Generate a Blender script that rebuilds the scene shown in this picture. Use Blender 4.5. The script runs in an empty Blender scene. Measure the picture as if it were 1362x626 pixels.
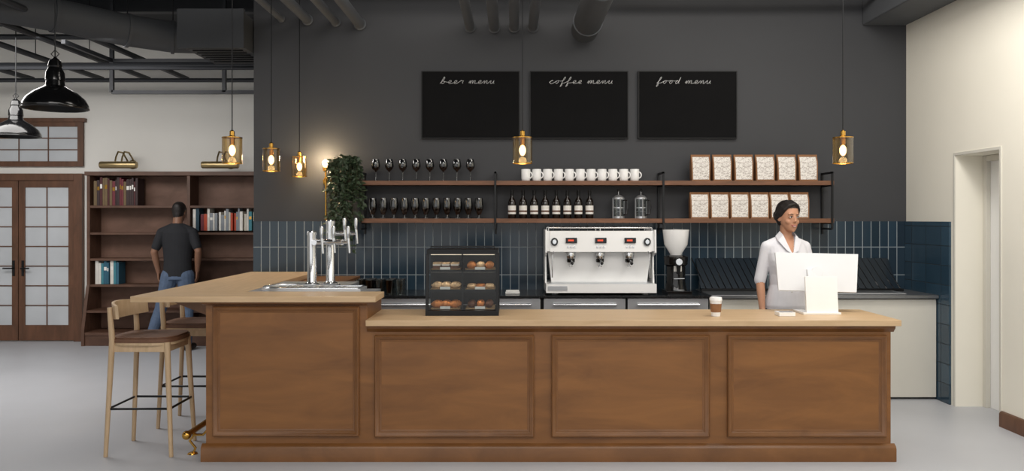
import bpy, bmesh, math, random
from mathutils import Vector, Matrix
from mathutils.bvhtree import BVHTree
random.seed(7)
V=Vector
D2R=math.pi/180
# ---------------------------------------------------------------- materials
def lin(c):
    if isinstance(c,str):
        c=c.lstrip('#'); c=[int(c[i:i+2],16)/255 for i in (0,2,4)]
    return tuple((x/12.92 if x<=0.04045 else ((x+0.055)/1.055)**2.4) for x in c)+(1.0,)
def newmat(name):
    m=bpy.data.materials.new(name); m.use_nodes=True
    nt=m.node_tree; b=nt.nodes['Principled BSDF']
    return m,nt,b
def mat(name,col,rough=0.5,metal=0.0,var=0.0,scale=8.0,emit=None,es=0,trans=0,ior=1.45,bump=0,coat=0,spec=None):
    m,nt,b=newmat(name)
    c=lin(col)
    b.inputs['Base Color'].default_value=c
    b.inputs['Roughness'].default_value=rough
    b.inputs['Metallic'].default_value=metal
    b.inputs['IOR'].default_value=ior
    if spec is not None: b.inputs['Specular IOR Level'].default_value=spec
    if coat: b.inputs['Coat Weight'].default_value=coat
    if trans: b.inputs['Transmission Weight'].default_value=trans
    if emit:
        b.inputs['Emission Color'].default_value=lin(emit); b.inputs['Emission Strength'].default_value=es
    if var or bump:
        tc=nt.nodes.new('ShaderNodeTexCoord'); n=nt.nodes.new('ShaderNodeTexNoise')
        n.inputs['Scale'].default_value=scale; n.inputs['Detail'].default_value=4
        nt.links.new(tc.outputs['Object'],n.inputs['Vector'])
        if var:
            r=nt.nodes.new('ShaderNodeValToRGB')
            r.color_ramp.elements[0].position=0.3; r.color_ramp.elements[1].position=0.7
            r.color_ramp.elements[0].color=tuple(x*(1-var) for x in c[:3])+(1,)
            r.color_ramp.elements[1].color=tuple(min(1,x*(1+var)) for x in c[:3])+(1,)
            nt.links.new(n.outputs['Fac'],r.inputs['Fac']); nt.links.new(r.outputs['Color'],b.inputs['Base Color'])
        if bump:
            bp=nt.nodes.new('ShaderNodeBump'); bp.inputs['Strength'].default_value=bump; bp.inputs['Distance'].default_value=0.01
            nt.links.new(n.outputs['Fac'],bp.inputs['Height']); nt.links.new(bp.outputs['Normal'],b.inputs['Normal'])
    return m
def wood(name,c1,c2,grain=(1.2,8,8),rough=0.45,sc=3.0,dist=1.5):
    m,nt,b=newmat(name)
    tc=nt.nodes.new('ShaderNodeTexCoord'); mp=nt.nodes.new('ShaderNodeMapping')
    mp.inputs['Scale'].default_value=grain
    n=nt.nodes.new('ShaderNodeTexNoise'); n.inputs['Scale'].default_value=sc; n.inputs['Detail'].default_value=8
    n.inputs['Roughness'].default_value=0.6; n.inputs['Distortion'].default_value=dist
    r=nt.nodes.new('ShaderNodeValToRGB'); r.color_ramp.elements[0].position=0.3; r.color_ramp.elements[1].position=0.72
    r.color_ramp.elements[0].color=lin(c1); r.color_ramp.elements[1].color=lin(c2)
    nt.links.new(tc.outputs['Object'],mp.inputs['Vector']); nt.links.new(mp.outputs['Vector'],n.inputs['Vector'])
    nt.links.new(n.outputs['Fac'],r.inputs['Fac']); nt.links.new(r.outputs['Color'],b.inputs['Base Color'])
    b.inputs['Roughness'].default_value=rough
    bp=nt.nodes.new('ShaderNodeBump'); bp.inputs['Strength'].default_value=0.08; bp.inputs['Distance'].default_value=0.005
    nt.links.new(n.outputs['Fac'],bp.inputs['Height']); nt.links.new(bp.outputs['Normal'],b.inputs['Normal'])
    return m
def tile(name,axis,w,h,c1,c2,mort):
    m,nt,b=newmat(name)
    tc=nt.nodes.new('ShaderNodeTexCoord'); sp=nt.nodes.new('ShaderNodeSeparateXYZ'); cb=nt.nodes.new('ShaderNodeCombineXYZ')
    nt.links.new(tc.outputs['Object'],sp.inputs[0])
    nt.links.new(sp.outputs[axis],cb.inputs[0]); nt.links.new(sp.outputs['Z'],cb.inputs[1])
    br=nt.nodes.new('ShaderNodeTexBrick'); br.offset=0; br.squash=1
    br.inputs['Scale'].default_value=1; br.inputs['Brick Width'].default_value=w; br.inputs['Row Height'].default_value=h
    br.inputs['Mortar Size'].default_value=0.0032; br.inputs['Mortar Smooth'].default_value=0.1; br.inputs['Bias'].default_value=0
    br.inputs['Color1'].default_value=lin(c1); br.inputs['Color2'].default_value=lin(c2); br.inputs['Mortar'].default_value=lin(mort)
    nt.links.new(cb.outputs[0],br.inputs['Vector']); nt.links.new(br.outputs['Color'],b.inputs['Base Color'])
    rr=nt.nodes.new('ShaderNodeMapRange'); rr.inputs['To Min'].default_value=0.16; rr.inputs['To Max'].default_value=0.8
    nt.links.new(br.outputs['Fac'],rr.inputs['Value']); nt.links.new(rr.outputs[0],b.inputs['Roughness'])
    bp=nt.nodes.new('ShaderNodeBump'); bp.invert=True; bp.inputs['Strength'].default_value=0.6; bp.inputs['Distance'].default_value=0.003
    nt.links.new(br.outputs['Fac'],bp.inputs['Height']); nt.links.new(bp.outputs['Normal'],b.inputs['Normal'])
    return m
def thinglass(name,col,fac=0.12,rough=0.02,edge=0.7):
    m=bpy.data.materials.new(name); m.use_nodes=True; nt=m.node_tree; nt.nodes.clear()
    o=nt.nodes.new('ShaderNodeOutputMaterial'); t=nt.nodes.new('ShaderNodeBsdfTransparent'); g=nt.nodes.new('ShaderNodeBsdfGlossy')
    t.inputs['Color'].default_value=lin(col); g.inputs['Roughness'].default_value=rough
    f=nt.nodes.new('ShaderNodeLayerWeight'); f.inputs['Blend'].default_value=0.35
    ma=nt.nodes.new('ShaderNodeMath'); ma.operation='MULTIPLY_ADD'; ma.inputs[1].default_value=edge; ma.inputs[2].default_value=fac*0.5
    mx=nt.nodes.new('ShaderNodeMixShader'); nt.links.new(f.outputs['Facing'],ma.inputs[0]); nt.links.new(ma.outputs[0],mx.inputs[0])
    nt.links.new(t.outputs[0],mx.inputs[1]); nt.links.new(g.outputs[0],mx.inputs[2]); nt.links.new(mx.outputs[0],o.inputs[0])
    return m

M=dict(
 floor=mat('floor_concrete','#b6b8bd',0.42,var=0.04,scale=1.2),
 white=mat('wall_white','#e6e4de',0.8,var=0.015,scale=2),
 cream=mat('wall_cream','#f0ecdf',0.8,var=0.015,scale=2),
 dark=mat('wall_charcoal','#3b3c3f',0.62,var=0.04,scale=1.5),
 ceil=mat('ceiling_dark','#37383b',0.8,var=0.05),
 duct=mat('duct_paint','#3c3e41',0.7,0.0,var=0.06,scale=3),
 duct2=mat('pipe_paint','#5a5d61',0.6,0.0,var=0.05,scale=3),
 rail=mat('dark_rail','#303236',0.5,0.1,var=0.05),
 blackm=mat('black_metal','#151618',0.4,0.3,var=0.05),
 blackgl=mat('black_gloss','#0c0c0d',0.18,0.0,coat=0.5,var=0.03),
 barwood=wood('bar_walnut','#6f4722','#8d5e30',(1.0,4,4.5),0.4,1.5,0.6),
 barwood2=wood('bar_moulding','#66411f','#81552c',(2,4,2.5),0.38,1.6,0.6),
 oak=wood('oak_top','#bd9f79','#d2b48f',(1.2,14,10),0.4,2.5,0.4),
 oaky=wood('oak_top_side','#bd9f79','#d2b48f',(14,1.2,10),0.4,2.5,0.4),
 stoolw=wood('stool_ash','#b99d7a','#cfb391',(10,10,1.5),0.5,3,0.4),
 leather=mat('brown_leather','#6e4c38',0.5,var=0.12,scale=20,bump=0.2),
 shelfw=wood('shelf_walnut','#5e3d26','#83583d',(1.5,12,12),0.5,3,0.5),
 bookw=wood('bookcase_wood','#4c3325','#664838',(2,8,3),0.5,2,0.5),
 bookin=wood('bookcase_back','#5d4233','#775849',(2,8,3),0.6,2,0.5),
 doorw=wood('door_wood','#513625','#6e4a35',(6,6,1.2),0.45,2,0.5),
 tileb=tile('tile_back','X',0.082,0.265,'#1f2e3a','#283b49','#98a1a5'),
 tiler=tile('tile_side','Y',0.265,0.17,'#2a3f4e','#344c5d','#1a252d'),
 steel=mat('stainless','#c9ccd0',0.34,0.75,var=0.04,scale=3),
 steeld=mat('stainless_dark','#8b8d90',0.36,0.8,var=0.05,scale=3),
 chrome=mat('chrome','#dcdee0',0.12,0.95,var=0.01),
 brass=mat('brass','#c79a4a',0.25,1.0,var=0.04),
 brassa=mat('aged_brass','#a8946c',0.35,0.9,var=0.06),
 whiteg=mat('white_gloss','#f6f6f5',0.25,0.0,coat=0.3,var=0.01),
 posg=mat('pos_plastic','#e2e3e5',0.35,0.0,var=0.01),
 whitem=mat('white_matte','#f0f0ee',0.6,var=0.01),
 cab=mat('cabinet_white','#d3d0c6',0.5,var=0.01),
 stone=mat('black_stone','#1d1e20',0.2,var=0.2,scale=30),
 board=mat('chalkboard','#0f0f10',0.85,var=0.1,scale=5,spec=0.2),
 boardf=mat('board_frame','#0b0b0c',0.6,var=0.05),
 chalk=mat('chalk_white','#e8e8e8',0.9,var=0.02),
 glass=thinglass('clear_glass','#eef3f4',0.08,edge=0.5),
 case=thinglass('case_glass','#e4e8e8',0.06,edge=0.2),
 dglass=thinglass('smoked_glass','#8f9498',0.2),
 amber=thinglass('amber_glass','#f0dcb4',0.10,edge=0.5),
 bottle=mat('bottle_dark_glass','#160e0a',0.12,0,coat=0.5,var=0.05),
 label=mat('label_paper','#e9e6e0',0.7,var=0.03,scale=40),
 kraft=mat('kraft_paper','#8c6342',0.75,var=0.1,scale=30),
 bulb=mat('bulb_glow','#fff0d0',0.4,emit='#ffe2b4',es=4.5),
 led=mat('led_strip','#fff4e0',0.4,emit='#ffe8cc',es=1.0),  # emission for the strips added inside the pastry case
 pane=mat('glass_pane','#c2c6ca',0.06,0,var=0.1,scale=1.5),
 leaf=mat('leaf_green','#36452f',0.5,var=0.35,scale=25),
 stem=mat('vine_stem','#3a3a26',0.7,var=0.1),
 pot=mat('planter_dark','#2b2b2a',0.6,var=0.05),
 croi=mat('pastry_golden','#b9733a',0.6,var=0.25,scale=40),
 choc=mat('pastry_choc','#5c3824',0.6,var=0.25,scale=40),
 bun=mat('pastry_cream','#cfae88',0.6,var=0.15,scale=30),
 tray=mat('tray_paper','#8f7350',0.7,var=0.06),
 screen=mat('lcd_screen','#101216',0.1,var=0.02),
 lcdr=mat('lcd_digits','#d64a30',0.4,emit='#e05030',es=0.5),
 shirtw=mat('white_shirt','#dcdce2',0.8,var=0.03,scale=15),
 skinw=mat('skin_warm','#bd8b6e',0.5,var=0.04,scale=20),
 skinm=mat('skin_brown','#85604b',0.5,var=0.05,scale=20),
 hairb=mat('hair_black','#1a1412',0.5,var=0.3,scale=60,bump=0.3),
 tee=mat('tee_charcoal','#222327',0.85,var=0.08,scale=15),
 jeans=mat('denim','#52627a',0.85,var=0.12,scale=25),
 slacks=mat('slacks_dark','#1d1f26',0.8,var=0.05),
 shoe=mat('shoe_dark','#2a2624',0.5,var=0.05),
 eyew=mat('eye_white','#efece8',0.3,var=0.01),
 iris=mat('iris_brown','#20130c',0.2,var=0.05),
 lip=mat('lip_rose','#a04f49',0.4,var=0.05),
 teeth=mat('teeth','#f2eee6',0.3,var=0.01),
 navy=mat('navy_gloss','#1a242d',0.25,var=0.06),
)
def bagprint():
    m,nt,b=newmat('bag_label_print')
    tc=nt.nodes.new('ShaderNodeTexCoord'); n=nt.nodes.new('ShaderNodeTexNoise'); n.inputs['Scale'].default_value=38; n.inputs['Detail'].default_value=2
    mp=nt.nodes.new('ShaderNodeMapping'); mp.inputs['Scale'].default_value=(1,1,1.8)
    r=nt.nodes.new('ShaderNodeValToRGB'); e=r.color_ramp.elements
    e[0].position=0.47; e[0].color=lin('#e7e3dd'); e[1].position=0.57; e[1].color=lin('#e7e3dd')
    x=r.color_ramp.elements.new(0.52); x.color=lin('#968880')
    nt.links.new(tc.outputs['Object'],mp.inputs[0]); nt.links.new(mp.outputs[0],n.inputs['Vector']); nt.links.new(n.outputs['Fac'],r.inputs[0]); nt.links.new(r.outputs[0],b.inputs['Base Color'])
    b.inputs['Roughness'].default_value=0.6
    return m
M['print']=bagprint()
BOOKC=[mat('book_cover_%d'%i,c,0.6,var=0.08,scale=10) for i,c in enumerate(['#4a2022','#c9c2b4','#2f5f74','#8a8f95','#3a2a2a','#b5492f','#d8d4cc','#24414f','#6d5a3f','#3f7f8c','#6b2a32','#e6e2da'])]
# ---------------------------------------------------------------- builder
class B:
    def __init__(s,name):
        s.name=name; s.v=[]; s.f=[]; s.m=[]; s.mats=[]; s.T=Matrix()
    def mi(s,k):
        mt=M[k] if isinstance(k,str) else k
        if mt not in s.mats: s.mats.append(mt)
        return s.mats.index(mt)
    def add(s,vs,fs,k):
        o=len(s.v); i=s.mi(k)
        s.v+= [s.T@V(p) for p in vs]; s.f+=[tuple(o+j for j in f) for f in fs]; s.m+=[i]*len(fs)
    def box(s,x0,x1,y0,y1,z0,z1,k):
        s.add([(x0,y0,z0),(x1,y0,z0),(x1,y1,z0),(x0,y1,z0),(x0,y0,z1),(x1,y0,z1),(x1,y1,z1),(x0,y1,z1)],
              [(0,3,2,1),(4,5,6,7),(0,1,5,4),(1,2,6,5),(2,3,7,6),(3,0,4,7)],k)
    def frust(s,c0,w0,d0,z0,c1,w1,d1,z1,k):
        vs=[]
        for (c,w,d,z) in ((c0,w0,d0,z0),(c1,w1,d1,z1)):
            vs+=[(c[0]-w/2,c[1]-d/2,z),(c[0]+w/2,c[1]-d/2,z),(c[0]+w/2,c[1]+d/2,z),(c[0]-w/2,c[1]+d/2,z)]
        s.add(vs,[(0,3,2,1),(4,5,6,7),(0,1,5,4),(1,2,6,5),(2,3,7,6),(3,0,4,7)],k)
    def lathe(s,prof,k,c=(0,0,0),seg=24,R=None,cap=True):
        vs=[];fs=[];rings=[]
        R=R or Matrix()
        c=V(c)
        for r,z in prof:
            if r<1e-5: rings.append([len(vs)]); vs.append(R@V((0,0,z))+c)
            else:
                rings.append(list(range(len(vs),len(vs)+seg)))
                vs+=[R@V((r*math.cos(2*math.pi*i/seg),r*math.sin(2*math.pi*i/seg),z))+c for i in range(seg)]
        for a,b in zip(rings,rings[1:]):
            for i in range(seg):
                j=(i+1)%seg
                if len(a)==1 and len(b)==1: continue
                if len(a)==1: fs.append((a[0],b[i],b[j]))
                elif len(b)==1: fs.append((a[i],b[0],a[j]))
                else: fs.append((a[i],b[i],b[j],a[j]))
        if cap:
            if len(rings[0])>1: fs.append(tuple(rings[0]))
            if len(rings[-1])>1: fs.append(tuple(rings[-1]))
        s.add(vs,fs,k)
    def cyl(s,p0,p1,r0,k,r1=None,seg=16):
        p0=V(p0);p1=V(p1);d=p1-p0
        R=d.to_track_quat('Z','Y').to_matrix().to_4x4()
        s.lathe([(r0,0),(r0 if r1 is None else r1,d.length)],k,p0,seg,R)
    def caps(s,p0,p1,r0,r1,k,seg=14):
        p0=V(p0);p1=V(p1);d=p1-p0;L=d.length
        R=d.to_track_quat('Z','Y').to_matrix().to_4x4()
        n=5
        pr=[(r0*math.sin(math.pi/2*i/n),-r0*math.cos(math.pi/2*i/n)) for i in range(n+1)]
        pr+=[(r1*math.cos(math.pi/2*i/n),L+r1*math.sin(math.pi/2*i/n)) for i in range(n+1)]
        pr[0]=(0,-r0); pr[-1]=(0,L+r1)
        s.lathe(pr,k,p0,seg,R)
    def ell(s,c,r,k,seg=16,R=None):
        n=10; T0=s.T.copy()
        S=Matrix.Diagonal((r[0],r[1],r[2],1))
        s.T=T0@Matrix.Translation(c)@(R or Matrix())@S
        pr=[(math.sin(math.pi*i/n),-math.cos(math.pi*i/n)) for i in range(n+1)]; pr[0]=(0,-1); pr[-1]=(0,1)
        s.lathe(pr,k,seg=seg); s.T=T0
    def tube(s,pts,r,k,seg=8,closed=False):
        pts=[V(p) for p in pts]; n=len(pts); vs=[];fs=[]
        up=V((0.13,0.21,0.97))
        prev=None
        for i,p in enumerate(pts):
            if closed: t=pts[(i+1)%n]-pts[i-1]
            else: t=pts[min(i+1,n-1)]-pts[max(i-1,0)]
            t.normalize()
            if prev is None: a=t.cross(up); a.normalize()
            else:
                a=prev-t*prev.dot(t); a.normalize()
            prev=a; b=t.cross(a)
            rr=r[i] if isinstance(r,(list,tuple)) else r
            vs+=[p+(a*math.cos(2*math.pi*j/seg)+b*math.sin(2*math.pi*j/seg))*rr for j in range(seg)]
        for i in range(n if closed else n-1):
            for j in range(seg):
                a=i*seg+j;b2=i*seg+(j+1)%seg;o=((i+1)%n)*seg
                fs.append((a,b2,o+(j+1)%seg,o+j))
        if not closed: fs.append(tuple(range(seg))); fs.append(tuple(range((n-1)*seg,n*seg)))
        s.add(vs,fs,k)
    def prism(s,poly,axis,a,b,k):
        n=len(poly)
        def P(u,v,w):
            return {'x':(w,u,v),'y':(u,w,v),'z':(u,v,w)}[axis]
        vs=[P(u,v,a) for u,v in poly]+[P(u,v,b) for u,v in poly]
        fs=[tuple(range(n)),tuple(range(n,2*n))]+[(i,(i+1)%n,n+(i+1)%n,n+i) for i in range(n)]
        s.add(vs,fs,k)
    def ring(s,x0,x1,z0,z1,y,prof,k):
        vs=[];fs=[]
        for o,d in prof:
            vs+=[(x0+o,y-d,z0+o),(x1-o,y-d,z0+o),(x1-o,y-d,z1-o),(x0+o,y-d,z1-o)]
        n=len(prof)
        for i in range(n-1):
            for j in range(4):
                jj=(j+1)%4; fs.append((i*4+j,i*4+jj,(i+1)*4+jj,(i+1)*4+j))
        s.add(vs,fs,k)
    def loft(s,secs,k,seg=28):
        vs=[];fs=[];n=len(secs)
        for (x,y,z,rx,ry) in secs:
            for i in range(seg):
                a=2*math.pi*i/seg; vs.append((x+rx*math.cos(a),y+ry*math.sin(a),z))
        for i in range(n-1):
            for j in range(seg):
                jj=(j+1)%seg; fs.append((i*seg+j,i*seg+jj,(i+1)*seg+jj,(i+1)*seg+j))
        fs.append(tuple(range(seg))); fs.append(tuple(range((n-1)*seg,n*seg)))
        s.add(vs,fs,k)
    def done(s,bevel=0,loc=None,rz=0,origin=True,smooth=True,parent=None,recalc=True):
        me=bpy.data.meshes.new(s.name)
        vs=s.v
        if origin and loc is None:
            xs=[p.x for p in vs];ys=[p.y for p in vs];zs=[p.z for p in vs]
            o=V(((min(xs)+max(xs))/2,(min(ys)+max(ys))/2,min(zs)))
            vs=[p-o for p in vs]
        else: o=V((0,0,0))
        me.from_pydata([tuple(p) for p in vs],[],s.f)
        for mt in s.mats: me.materials.append(mt)
        for p,i in zip(me.polygons,s.m): p.material_index=i
        if recalc:
            bm=bmesh.new(); bm.from_mesh(me); bmesh.ops.recalc_face_normals(bm,faces=bm.faces); bm.to_mesh(me); bm.free()
        if smooth:
            me.polygons.foreach_set('use_smooth',[True]*len(me.polygons))
            me.set_sharp_from_angle(angle=0.65)
        ob=bpy.data.objects.new(s.name,me); bpy.context.scene.collection.objects.link(ob)
        ob.location=loc if loc is not None else o
        ob.rotation_euler[2]=rz
        if bevel:
            bv=ob.modifiers.new('bevel','BEVEL'); bv.width=bevel; bv.segments=2; bv.limit_method='ANGLE'; bv.angle_limit=0.7
        if parent: ob.parent=parent
        return ob
def dup(ob,loc,rz=None):
    o=ob.copy(); bpy.context.scene.collection.objects.link(o); o.location=loc
    if rz is not None: o.rotation_euler[2]=rz
    return o
def simple(name,k,*bx,bevel=0):
    b=B(name)
    for q in bx: b.box(*q,k)
    return b.done(bevel)
# ---------------------------------------------------------------- room shell
CZ=4.1
simple('floor','floor',(-9,4.4,-3,11.0,-0.1,0))
simple('ceiling','ceil',(-9,4.4,-3,11.0,CZ,CZ+0.1))
simple('wall_back','dark',(-2.47,3.77,7.91,8.2,0,CZ))
simple('wall_rear_left','white',(-9,4.4,10.8,11.0,0,CZ))
simple('wall_left','white',(-9.2,-9,-3,11.0,0,CZ))
simple('wall_right','cream',(3.77,4.1,-3,6.39,0,CZ),(3.77,4.1,7.03,10.8,0,CZ),(3.77,4.1,6.39,7.03,2.13,CZ))
b=B('door_right'); b.box(4.04,4.08,6.392,7.028,0,2.128,'whitem')
b.box(4.0,4.04,6.98,7.028,0,2.128,'cab'); b.box(4.0,4.04,6.392,6.44,0,2.128,'cab'); b.box(4.0,4.04,6.44,6.98,2.08,2.128,'cab')
b.ell((4.02,6.5,1.0),(0.03,0.03,0.03),'steel'); b.done(0.003)
b=B('trim_door_right')
for (y0,y1,z0,z1) in ((7.03,7.055,0,2.155),(6.365,6.39,0,2.155),(6.39,7.03,2.13,2.155)): b.box(3.762,3.772,y0,y1,z0,z1,'cab')
b.done(0.002)
b=B('baseboard_right'); b.prism([(3.77,0),(3.745,0),(3.745,0.1),(3.755,0.115),(3.77,0.12)],'y',-3,6.36,'doorw'); b.done()
b=B('trim_tile_back'); b.box(-2.47,3.75,7.895,7.912,0,1.57,'tileb'); b.done()
b=B('trim_tile_right'); b.box(3.752,3.772,7.1,7.9,0,1.57,'tiler'); b.done()
simple('soffit_duct_right','duct2',(3.35,3.765,-3,7.905,3.44,CZ-0.002),bevel=0.01)
# ---------------------------------------------------------------- bar
def grp(name,loc=(0,0,0)):
    e=bpy.data.objects.new(name,None); e.location=loc; e.empty_display_size=0.1
    bpy.context.scene.collection.objects.link(e); return e
bar=grp('bar_counter')
YF=5.46
b=B('bar_base')
b.box(-2.02,-0.955,YF,6.05,0,1.05,'barwood')
b.box(-2.02,-1.45,6.05,7.89,0,1.05,'barwood')
b.box(-0.955,2.50,YF,6.0,0,0.895,'barwood')
PR=[(0,0),(0,0.02),(0.006,0.026),(0.012,0.024),(0.018,0.016),(0.026,0.013),(0.032,0.005),(0.04,0.003),(0.044,0)]
b.ring(-1.97,-1.007,0.165,1.02,YF,PR,'barwood2')
for x0,x1 in ((-0.905,0.145),(0.26,1.30),(1.42,2.465)): b.ring(x0,x1,0.16,0.83,YF,PR,'barwood2')
pl=[(0,0),(-0.03,0),(-0.03,0.085),(-0.022,0.1),(-0.01,0.108),(0,0.115)]
b.prism([(YF+u,v) for u,v in pl],'x',-2.045,2.525,'barwood2')
b.prism([(-2.02+u,v) for u,v in pl],'y',YF,7.89,'barwood2')
b.prism([(2.50-u,v) for u,v in pl],'y',YF,6.0,'barwood2')
b.prism([(YF,0.895),(YF-0.03,0.895),(YF-0.026,0.875),(YF-0.01,0.862),(YF,0.85)],'x',-0.955,2.52,'barwood2')
b.prism([(YF,1.05),(YF-0.03,1.05),(YF-0.026,1.035),(YF-0.01,1.03),(YF,1.025)],'x',-2.04,-0.955,'barwood2')
b.done(parent=bar)
b=B('bar_top_low'); b.box(-0.955,2.54,5.39,6.04,0.896,0.935,'oak'); b.done(0.003,parent=bar)
b=B('bar_top_high')
b.box(-2.49,-0.89,5.39,5.76,1.051,1.09,'oak')
b.box(-2.49,-1.86,5.76,7.89,1.051,1.09,'oaky'); b.done(0.003,parent=bar)
b=B('bar_inner_top'); b.box(-1.86,-0.96,5.76,6.05,1.051,1.085,'steel'); b.box(-1.86,-1.25,6.05,6.75,1.051,1.085,'steel'); b.done(0.002,parent=bar)
b=B('bar_brackets')
for y in (5.7,6.7,7.6): b.prism([(-2.02,1.05),(-2.35,1.05),(-2.33,1.02),(-2.1,0.93),(-2.02,0.8)],'y',y,y+0.03,'barwood2')
b.done(parent=bar)
b=B('brass_foot_rail')
b.cyl((-2.16,5.5,0.16),(-2.16,7.8,0.16),0.02,'brass'); b.ell((-2.16,5.49,0.16),(0.03,0.03,0.03),'brass')
for y in (5.62,6.6,7.6):
    b.tube([(-2.06,y,0.17),(-2.1,y,0.13),(-2.16,y,0.13),(-2.19,y,0.09),(-2.15,y,0.04),(-2.17,y,0.0)],0.009,'brass')
    b.cyl((-2.022,y,0.17),(-2.055,y,0.17),0.03,'brass'); b.lathe([(0.035,0),(0.03,0.008),(0.01,0.015)],'brass',(-2.17,y,0))
b.done()
b=B('beer_drip_tray')
pts=[(-1.60+0.2*math.cos(math.pi/2+math.pi*i/16),5.97+0.19*math.sin(math.pi/2+math.pi*i/16)) for i in range(17)]
b.prism(pts+[(-1.06,5.78),(-1.06,6.04),(-1.27,6.04),(-1.27,6.16)],'z',1.0865,1.105,'steel')
pts2=[(-1.60+0.185*math.cos(math.pi/2+math.pi*i/16),5.97+0.175*math.sin(math.pi/2+math.pi*i/16)) for i in range(17)]
b.tube([(u,v,1.108) for u,v in pts2+[(-1.08,5.795),(-1.08,6.03),(-1.28,6.03),(-1.28,6.145)]],0.007,'chrome',closed=True)
for i in range(12): b.box(-1.66+i*0.04,-1.645+i*0.04,5.83,6.03,1.105,1.108,'steeld')
b.done(0.002)
b=B('beer_tap_tower')
for x,y,z1 in ((-1.53,6.32,1.5),(-1.405,6.4,1.585)):
    b.lathe([(0.06,0),(0.06,0.012),(0.04,0.02),(0.034,0.03),(0.034,z1-1.085-0.03),(0.038,z1-1.085-0.03),(0.038,z1-1.085-0.01),(0.03,z1-1.085),(0,z1-1.085)],'chrome',(x,y,1.087))
b.cyl((-1.53,6.32,1.42),(-1.27,6.2,1.42),0.022,'chrome'); b.cyl((-1.405,6.4,1.48),(-1.27,6.58,1.48),0.022,'chrome'); b.cyl((-1.405,6.4,1.42),(-1.46,6.1,1.42),0.02,'chrome')
for (x,y,z) in ((-1.28,6.2,1.42),(-1.40,6.25,1.42),(-1.29,6.56,1.48),(-1.36,6.46,1.48),(-1.46,6.12,1.42)):
    b.cyl((x,y,z),(x+0.06,y-0.03,z),0.012,'chrome'); b.cyl((x+0.06,y-0.03,z+0.03),(x+0.07,y-0.035,z-0.08),0.011,'chrome',0.008)
    b.lathe([(0.008,0),(0.012,0.03),(0.016,0.08),(0.012,0.10),(0,0.105)],'chrome',(x+0.058,y-0.03,z+0.02),seg=12)
b.done()
# ---------------------------------------------------------------- back counter
bc=grp('back_bar_counter')
b=B('counter_body')
b.box(-1.42,1.75,7.34,7.89,0.1,0.895,'blackm'); b.box(-1.42,3.74,7.4,7.89,0,0.1,'blackm')
b.box(1.75,3.745,7.3,7.89,0.02,0.885,'cab')
b.done(0.003,parent=bc)
b=B('counter_top'); b.box(-1.44,1.75,7.26,7.893,0.9,0.92,'stone'); b.box(1.752,3.748,7.26,7.893,0.895,0.925,'steeld'); b.done(0.003,parent=bc)
b=B('undercounter_fridge')
for x0,x1 in ((-1.38,-0.5),(-0.45,0.25),(0.28,1.0),(1.02,1.73)):
    b.box(x0,x1,7.29,7.338,0.12,0.895,'steel'); b.box(x0+0.03,x1-0.03,7.275,7.29,0.16,0.78,'steeld'); b.cyl((x0+0.08,7.265,0.84),(x1-0.08,7.265,0.84),0.012,'chrome')
b.done(0.003,parent=bc)
b=B('sink_basin'); b.box(2.6,3.5,7.34,7.6,0.926,0.935,'steel'); b.box(2.65,3.45,7.38,7.56,0.935,0.937,'steeld'); b.done(0.002,parent=bc)
def rack(x0,x1,name):
    b=B(name); n=int((x1-x0)/0.06)
    y0,y1,z0,z1=7.66,7.885,0.945,1.22
    for i in range(n+1):
        x=x0+(x1-x0)*i/n
        b.cyl((x,y0,z0),(x-0.09,y1,z1),0.005,'blackgl',seg=6)
    b.prism([(y0,z0),(y0+0.015,z0-0.005),(y1+0.006,z1-0.012),(y1-0.005,z1)],'x',x0-0.05,x1-0.02,'navy')
    b.box(x0-0.05,x1+0.02,y0-0.02,y0+0.02,0.926,0.95,'blackm')
    return b.done()
rack(2.72,3.6,'dish_drying_rack'); rack(1.80,2.35,'dish_drying_rack')  # dark ribbed panels leaning on the back wall
# ---------------------------------------------------------------- espresso machine
b=B('espresso_machine')
b.T=Matrix.Translation((0.785,7.5,0.921))@Matrix.Diagonal((1,1,1.12,1))
for x in (-0.4,0.4):
    for y in (-0.12,0.25): b.lathe([(0.03,0),(0.022,0.03)],'steel',(x,y,0))
b.box(-0.485,0.485,-0.24,0.3,0.02,0.09,'whiteg')
b.box(-0.46,0.46,-0.235,-0.03,0.09,0.096,'steel')
b.box(-0.47,-0.3,-0.246,-0.24,0.04,0.075,'steel')
b.prism([(-0.43,0.09),(0.43,0.09),(0.455,0.28),(0.475,0.44),(0.475,0.5),(-0.475,0.5),(-0.475,0.44),(-0.455,0.28)],'y',-0.06,0.3,'whiteg')
b.prism([(-0.17,0.345),(-0.05,0.33),(0.0,0.33),(0.0,0.505),(-0.15,0.505)],'x',-0.475,0.475,'whiteg')
b.prism([(-0.19,0.34),(-0.17,0.34),(-0.15,0.505),(-0.17,0.505)],'x',-0.45,0.45,'whiteg')
for sx in (-1,1):
    b.prism([(-0.1,0.09),(-0.07,0.2),(-0.07,0.3),(-0.2,0.335),(-0.185,0.515),(0.3,0.515),(0.3,0.09)],'x',sx*0.475,sx*0.49,'whiteg')
    b.cyl((sx*0.41,-0.17,0.42),(sx*0.41,-0.2,0.42),0.032,'blackgl'); b.cyl((sx*0.41,-0.2,0.42),(sx*0.41,-0.206,0.42),0.018,'chrome')
    b.tube([(sx*0.41,-0.16,0.36),(sx*0.43,-0.22,0.32),(sx*0.43,-0.22,0.14)],0.006,'chrome')
b.tube([(-0.46,-0.14,0.53),(0.46,-0.14,0.53)],0.006,'chrome'); b.tube([(-0.46,0.27,0.53),(0.46,0.27,0.53)],0.006,'chrome')
for x in (-0.46,0.0,0.46):
    for y in (-0.14,0.27): b.cyl((x,y,0.5),(x,y,0.53),0.005,'chrome')
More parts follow.
